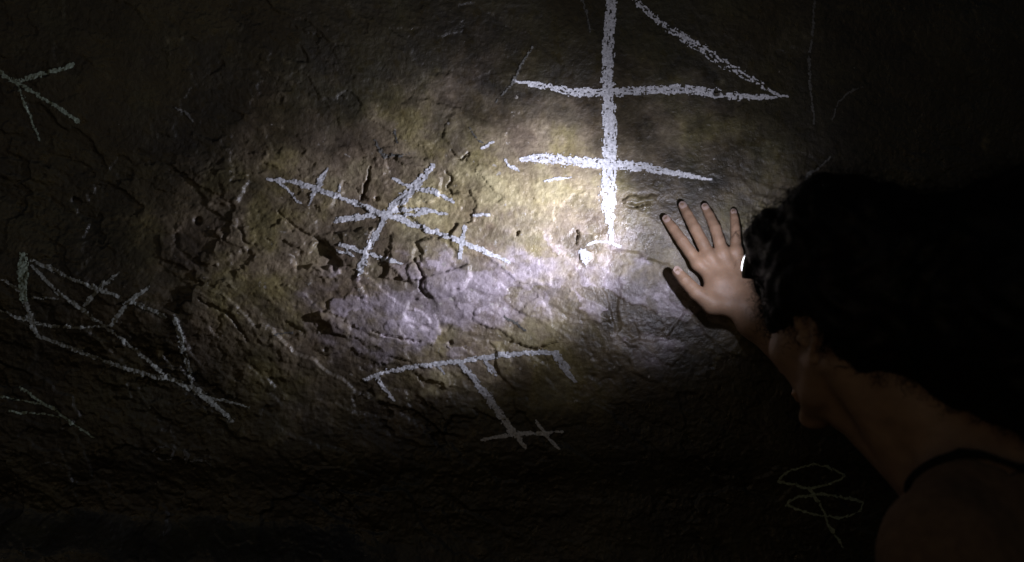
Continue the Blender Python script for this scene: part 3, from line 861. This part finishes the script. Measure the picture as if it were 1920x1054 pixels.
def uv_ball(c, r, axes=np.eye(3), nu=20, nv=12):
    V, Fq = [], []
    for i in range(nv + 1):
        th = math.pi * (0.02 + 0.96 * i / nv)
        for j in range(nu):
            ph = 2 * math.pi * j / nu
            q = np.array([math.sin(th) * math.cos(ph), math.sin(th) * math.sin(ph), math.cos(th)]) * r
            V.append(np.array(c) + q @ np.array(axes))
    for i in range(nv):
        for j in range(nu):
            Fq.append((i * nu + j, (i + 1) * nu + j, (i + 1) * nu + (j + 1) % nu, i * nu + (j + 1) % nu))
    return V, Fq
for s in (1, -1):
    V, Fq = uv_ball(hp(0.0770, s * 0.032, 0.013), np.array([.0118, .0118, .0118]), HA)
    eye = mesh_obj("eye", V, Fq, M_EYE, person, True, PO)
    V, Fq = uv_ball(hp(0.0870, s * 0.031, 0.013), np.array([.0030, .0055, .0055]), HA)
    mesh_obj("iris", V, Fq, M_IRIS, eye, True, PO)

# clothing
NECKDIR = unit(0.55 * TU + 0.45 * unit(hp(0, 0, -0.05) - NB))
def shirt_cut(P):        # neckline and hem
    q = (P - NB) @ NECKDIR
    rad = np.linalg.norm((P - NB - 0.012 * TF) - q[..., None] * NECKDIR, axis=-1)
    neck = np.minimum(0.098 - rad, q + 0.035)
    hem = -((P - PEL) @ TU) - 0.04
    return np.maximum(neck, hem)
shirt = Field(0.005)
torso_parts(shirt, 0.006)
limb(shirt, [LS + np.array([-0.012, -0.01, -0.03]), LS + 0.62 * (LE - LS)], [0.054, 0.052], 0.02, 0.006)
limb(shirt, [RS, RS + 0.55 * (RE - RS)], [0.050, 0.048], 0.02, 0.006)
shirt.custom(NB - 2, NB + 2, shirt_cut, 0.004, 'i')
def folds(P):
    return 0.0009 * np.sin(P[..., 2] * 70 + 9 * np.sin(P[..., 0] * 22) + 7 * np.sin(P[..., 1] * 19)) * 0.8
sv, sf = shirt.mesh(folds)
mesh_obj("brown_top", sv, sf, M_SHIRT, person, True, PO)
# neckline binding
ring, rf = [], []
e1 = unit(np.cross(NECKDIR, TF)); e2 = np.cross(e1, NECKDIR)
vt, _ = sv, None
for i in range(72):
    a = 2 * math.pi * i / 72
    rim = NB + 0.012 * TF + 0.099 * (math.cos(a) * e1 + math.sin(a) * e2)
    dd = np.linalg.norm((sv - rim) - ((sv - rim) @ NECKDIR)[:, None] * NECKDIR, axis=1)
    cand = sv[dd < 0.010]
    hgt = ((cand - NB) @ NECKDIR).max() if len(cand) else 0.0
    p = rim + NECKDIR * (hgt - 0.001)
    out = unit(rim - NB - 0.012 * TF)
    for j in range(8):
        b = 2 * math.pi * j / 8
        ring.append(p + out * 0.0035 * math.cos(b) + NECKDIR * 0.0065 * math.sin(b))
for i in range(72):
    for j in range(8):
        rf.append((i * 8 + j, ((i + 1) % 72) * 8 + j, ((i + 1) % 72) * 8 + (j + 1) % 8, i * 8 + (j + 1) % 8))
mesh_obj("neckline", ring, rf, M_TRIM, person, True, PO)
tr = Field(0.007)
tr.ell(PEL, (0.113, 0.168, 0.115), TA, 0.05)
for H_, K_, A_ in ((LH, LK, LA), (RH, RK, RA)):
    limb(tr, [H_, K_, K_ + 0.35 * (A_ - K_), A_ + np.array([0, 0, .02])], [0.088, 0.064, 0.062, 0.056], 0.04)
tr.custom(PEL - 2, PEL + 2, lambda P: np.maximum((P - PEL) @ TU - 0.06, 0.06 - P[..., 2]), 0.004, 'i')
V, Fq = tr.mesh(folds)
mesh_obj("trousers", V, Fq, M_DENIM, person, True, PO)
for A_ in (LA, RA):
    sh = Field(0.005)
    sh.cone(A_ + np.array([.012, -.018, -.045]), A_ + np.array([0, 0, -.035]), 0.040, 0.044, 0.03)
    sh.cone(A_ + np.array([0, 0, -.040]), A_ + np.array([-0.05, 0.07, -0.055]) + TF * 0.06, 0.043, 0.034, 0.03)
    sh.custom(A_ - 1, A_ + 1, lambda P: 0.0015 - P[..., 2], 0.004, 'i')
    V, Fq = sh.mesh()
    mesh_obj("shoe", V, Fq, M_SHOE, person, True, PO)

LAMP_BASE = hp(0.088, 0.030, 0.108)
LAX = unit((-0.90, 0.37, 0.20))
# ---- hair: dense dark mass with a big puff behind, then loose curls
hair = Field(0.0045)
hair.ell(hp(-0.018, 0, 0.062), (0.122, 0.106, 0.112), HA, 0.04)
PUFF = up(0.625, -0.430, -0.022)
hair.ell(PUFF, (0.150, 0.145, 0.158), HA, 0.05)
hair.cone(hp(-0.06, 0, 0.055), PUFF, 0.095, 0.10, 0.05)
hair.cone(hp(-0.080, 0.0, 0.000), PUFF + np.array([0, 0, -0.03]), 0.064, 0.115, 0.04)
hair.ell(hp(0.030, 0.060, 0.118), (0.046, 0.042, 0.046), HA, 0.02)
hair.ell(hp(-0.05, 0.04, 0.13), (0.08, 0.07, 0.055), HA, 0.03)
for s in (1, -1):
    hair.cone(hp(0.12, s * 0.075, -0.020), hp(-0.004, s * 0.105, -0.004), 0.040, 0.034, 0.012, 's')
    hair.cone(hp(-0.01, s * 0.10, -0.02), hp(-0.02, s * 0.10, -0.06), 0.034, 0.036, 0.012, 's')
hair.ell(hp(0.135, 0, 0.000), (0.050, 0.10, 0.105), HA, 0.012, 's')
def lumps(P):
    x, y, z = P[..., 0], P[..., 1], P[..., 2]
    n = np.sin(x * 95 + 2 * np.sin(z * 60)) * np.sin(y * 88 + 2 * np.sin(x * 47)) * np.sin(z * 91 + 2 * np.sin(y * 53))
    n2 = np.sin(x * 31 + z * 17) * np.sin(y * 37 - x * 11) * np.sin(z * 29 + y * 13)
    return 0.006 * n + 0.008 * n2
hv, hf = hair.mesh(lumps)
hair_o = mesh_obj("hair", hv, hf, M_HAIR, person, True, PO)
rng = np.random.RandomState(5)
fn = np.cross(hv[hf[:, 1]] - hv[hf[:, 0]], hv[hf[:, 2]] - hv[hf[:, 0]])
fn /= np.linalg.norm(fn, axis=1, keepdims=True) + 1e-12
sel = rng.choice(len(hf), 5200, replace=False)
cv, cf = [], []
SEG = 16
tt = np.linspace(0, 1, SEG + 1)
for q in sel:
    p0 = hv[hf[q]].mean(0); n0 = fn[q]
    if (p0 - hp(0.02, 0, 0.05)) @ HF > 0.075 and abs((p0 - HEAD) @ HL) < 0.07: continue
    if np.linalg.norm(p0 - (LAMP_BASE + 0.03 * LAX)) < 0.062: continue
    d0 = unit(n0 + 0.9 * rng.randn(3) * 0.6 + np.array([0, 0, -0.15]))
    a = unit(np.cross(d0, rng.randn(3))); b = np.cross(d0, a)
    ln = rng.uniform(0.012, 0.034); cr = rng.uniform(0.002, 0.0055); tw = rng.uniform(1.2, 2.6) * 2 * np.pi; ph = rng.rand() * 6.28
    c = p0 - n0 * 0.004 + np.outer(tt * ln, d0) + cr * (np.outer(np.cos(tt * tw + ph), a) + np.outer(np.sin(tt * tw + ph), b))
    r = 0.0007 * (1 - 0.7 * tt)[:, None]
    i0 = len(cv) * (SEG + 1) * 3
    tube = np.stack([c + r * (math.cos(k) * a + math.sin(k) * d0) for k in (0, 2.09, 4.19)], 1)
    cv.append(tube.reshape(-1, 3))
    base = i0 + np.arange(SEG)[:, None] * 3
    for k in range(3):
        k2 = (k + 1) % 3
        cf.append(np.concatenate([base + k, base + k2, base + 3 + k2, base + 3 + k], 1))
curls = mesh_obj("curls", np.concatenate(cv), np.concatenate(cf), M_HAIR, hair_o, True, PO)
curls["kind"] = "stuff"

# ------------------------------------------------------------------ headlamp
lamp = empty("headlamp", LAMP_BASE)
tag(lamp, "lit black headlamp strapped round the dark hair, pointing at the rock", "headlamp")
LO = np.array(LAMP_BASE)
la = unit(np.cross((0, 0, 1.0), LAX)); lb = np.cross(LAX, la)
def lathe(name, prof, mat, parent, nseg=40, centre=None):
    c = LO if centre is None else centre
    V = [c + LAX * z + r * (math.cos(2 * math.pi * j / nseg) * la + math.sin(2 * math.pi * j / nseg) * lb) for z, r in prof for j in range(nseg)]
    Fq = [(i * nseg + j, i * nseg + (j + 1) % nseg, (i + 1) * nseg + (j + 1) % nseg, (i + 1) * nseg + j) for i in range(len(prof) - 1) for j in range(nseg)]
    return mesh_obj(name, V, Fq, mat, parent, True, LO)
housing = lathe("housing", [(0.000, 0.0005), (0.000, 0.015), (0.002, 0.0185), (0.012, 0.0195), (0.0135, 0.0185), (0.015, 0.0195), (0.021, 0.0195), (0.022, 0.0180), (0.0215, 0.0165)], M_PLASTIC, lamp)
lathe("bezel", [(0.0205, 0.0200), (0.0245, 0.0200), (0.0255, 0.0185), (0.0245, 0.0168), (0.0205, 0.0168), (0.0205, 0.0200)], M_METAL, housing)
R_L = 0.0166
lathe("lens", [(0.0235 + R_L * 0.34 * math.sin(a), R_L * math.cos(a) + 0.0001) for a in np.linspace(0, math.pi / 2, 12)], M_LENS, lamp)
def boxy(name, c, ax, half, mat, parent, bev=0.002):
    ax = np.array(ax)
    V = []
    h = np.array(half)
    prof = []
    for sz in (-1, 1):
        for inset in ((bev, 0) if sz < 0 else (0, bev)):
            zz = sz * (h[2] - (bev if inset == 0 else 0))
            ring_ = []
            for cx, cy in ((1, 1), (-1, 1), (-1, -1), (1, -1)):
                for q in ((0, 1), (1, 0)) if (cx * cy) < 0 else ((1, 0), (0, 1)):
                    ring_.append((cx * (h[0] - inset - bev * q[1]), cy * (h[1] - inset - bev * q[0]), zz))
            prof.append(ring_)
    Fq = []
    n = 8
    for r_ in prof: V += [np.array(c) + np.array(p) @ ax for p in r_]
    for i in range(3):
        for j in range(n): Fq.append((i * n + j, i * n + (j + 1) % n, (i + 1) * n + (j + 1) % n, (i + 1) * n + j))
    for b0 in (0, 3 * n):
        Fq += [(b0, b0 + 1, b0 + 2, b0 + 3), (b0, b0 + 3, b0 + 4, b0 + 7), (b0 + 4, b0 + 5, b0 + 6, b0 + 7)]
    return mesh_obj(name, V, Fq, mat, parent, False, LO)
boxy("bracket", LO - LAX * 0.004 - HU * 0.004, np.array([la, lb, LAX]), (0.024, 0.023, 0.0035), M_PLASTIC, lamp)
boxy("tilt_hinge", LO - HU * 0.021 + HF * 0.004, HA[[1, 2, 0]], (0.012, 0.006, 0.007), M_PLASTIC, lamp)
boxy("switch", LO + HU * 0.0205 + LAX * 0.010, HA[[1, 0, 2]], (0.006, 0.005, 0.002), M_METAL, lamp, 0.001)
# elastic band round the head
V, Fq = [], []
nb_ = 96
for i in range(nb_):
    a = 2 * math.pi * i / nb_
    c = hp(-0.012 + 0.110 * math.cos(a), 0.0985 * math.sin(a), 0.086 + 0.016 * math.cos(a))
    nrm = unit(HF * math.cos(a) / 0.110 + HL * math.sin(a) / 0.0985)
    for du, dn in ((-0.012, 0.0), (0.012, 0.0), (0.012, 0.0022), (-0.012, 0.0022)):
        V.append(c + HU * du + nrm * dn)
for i in range(nb_):
    for j in range(4):
        Fq.append((i * 4 + j, i * 4 + (j + 1) % 4, ((i + 1) % nb_) * 4 + (j + 1) % 4, ((i + 1) % nb_) * 4 + j))
mesh_obj("strap", V, Fq, M_STRAP, lamp, False, LO)

def spot(name, watts, angle, blend, radius, aim):
    l = bpy.data.lights.new(name, 'SPOT')
    l.energy = watts; l.color = LAMP_COLOR
    l.spot_size = math.radians(angle); l.spot_blend = blend; l.shadow_soft_size = radius
    o = bpy.data.objects.new(name, l)
    p = LO + LAX * 0.052
    o.rotation_euler = Vector(unit(aim)).to_track_quat('-Z', 'Y').to_euler()
    col.objects.link(o); o.parent = lamp
    o.location = Vector(p - LO)
    return o
AIM = LAX + np.array([0.03, 0.03, 0.05])
spot("lamp_beam", LAMP_CORE_W, 92, 1.0, 0.006, AIM)
spot("added_fill", LAMP_FILL_W, 150, 1.0, 0.006, np.array([-0.30, 0.75, 0.42]))  # extra spot beside the beam, added to light the hand and nearby wall
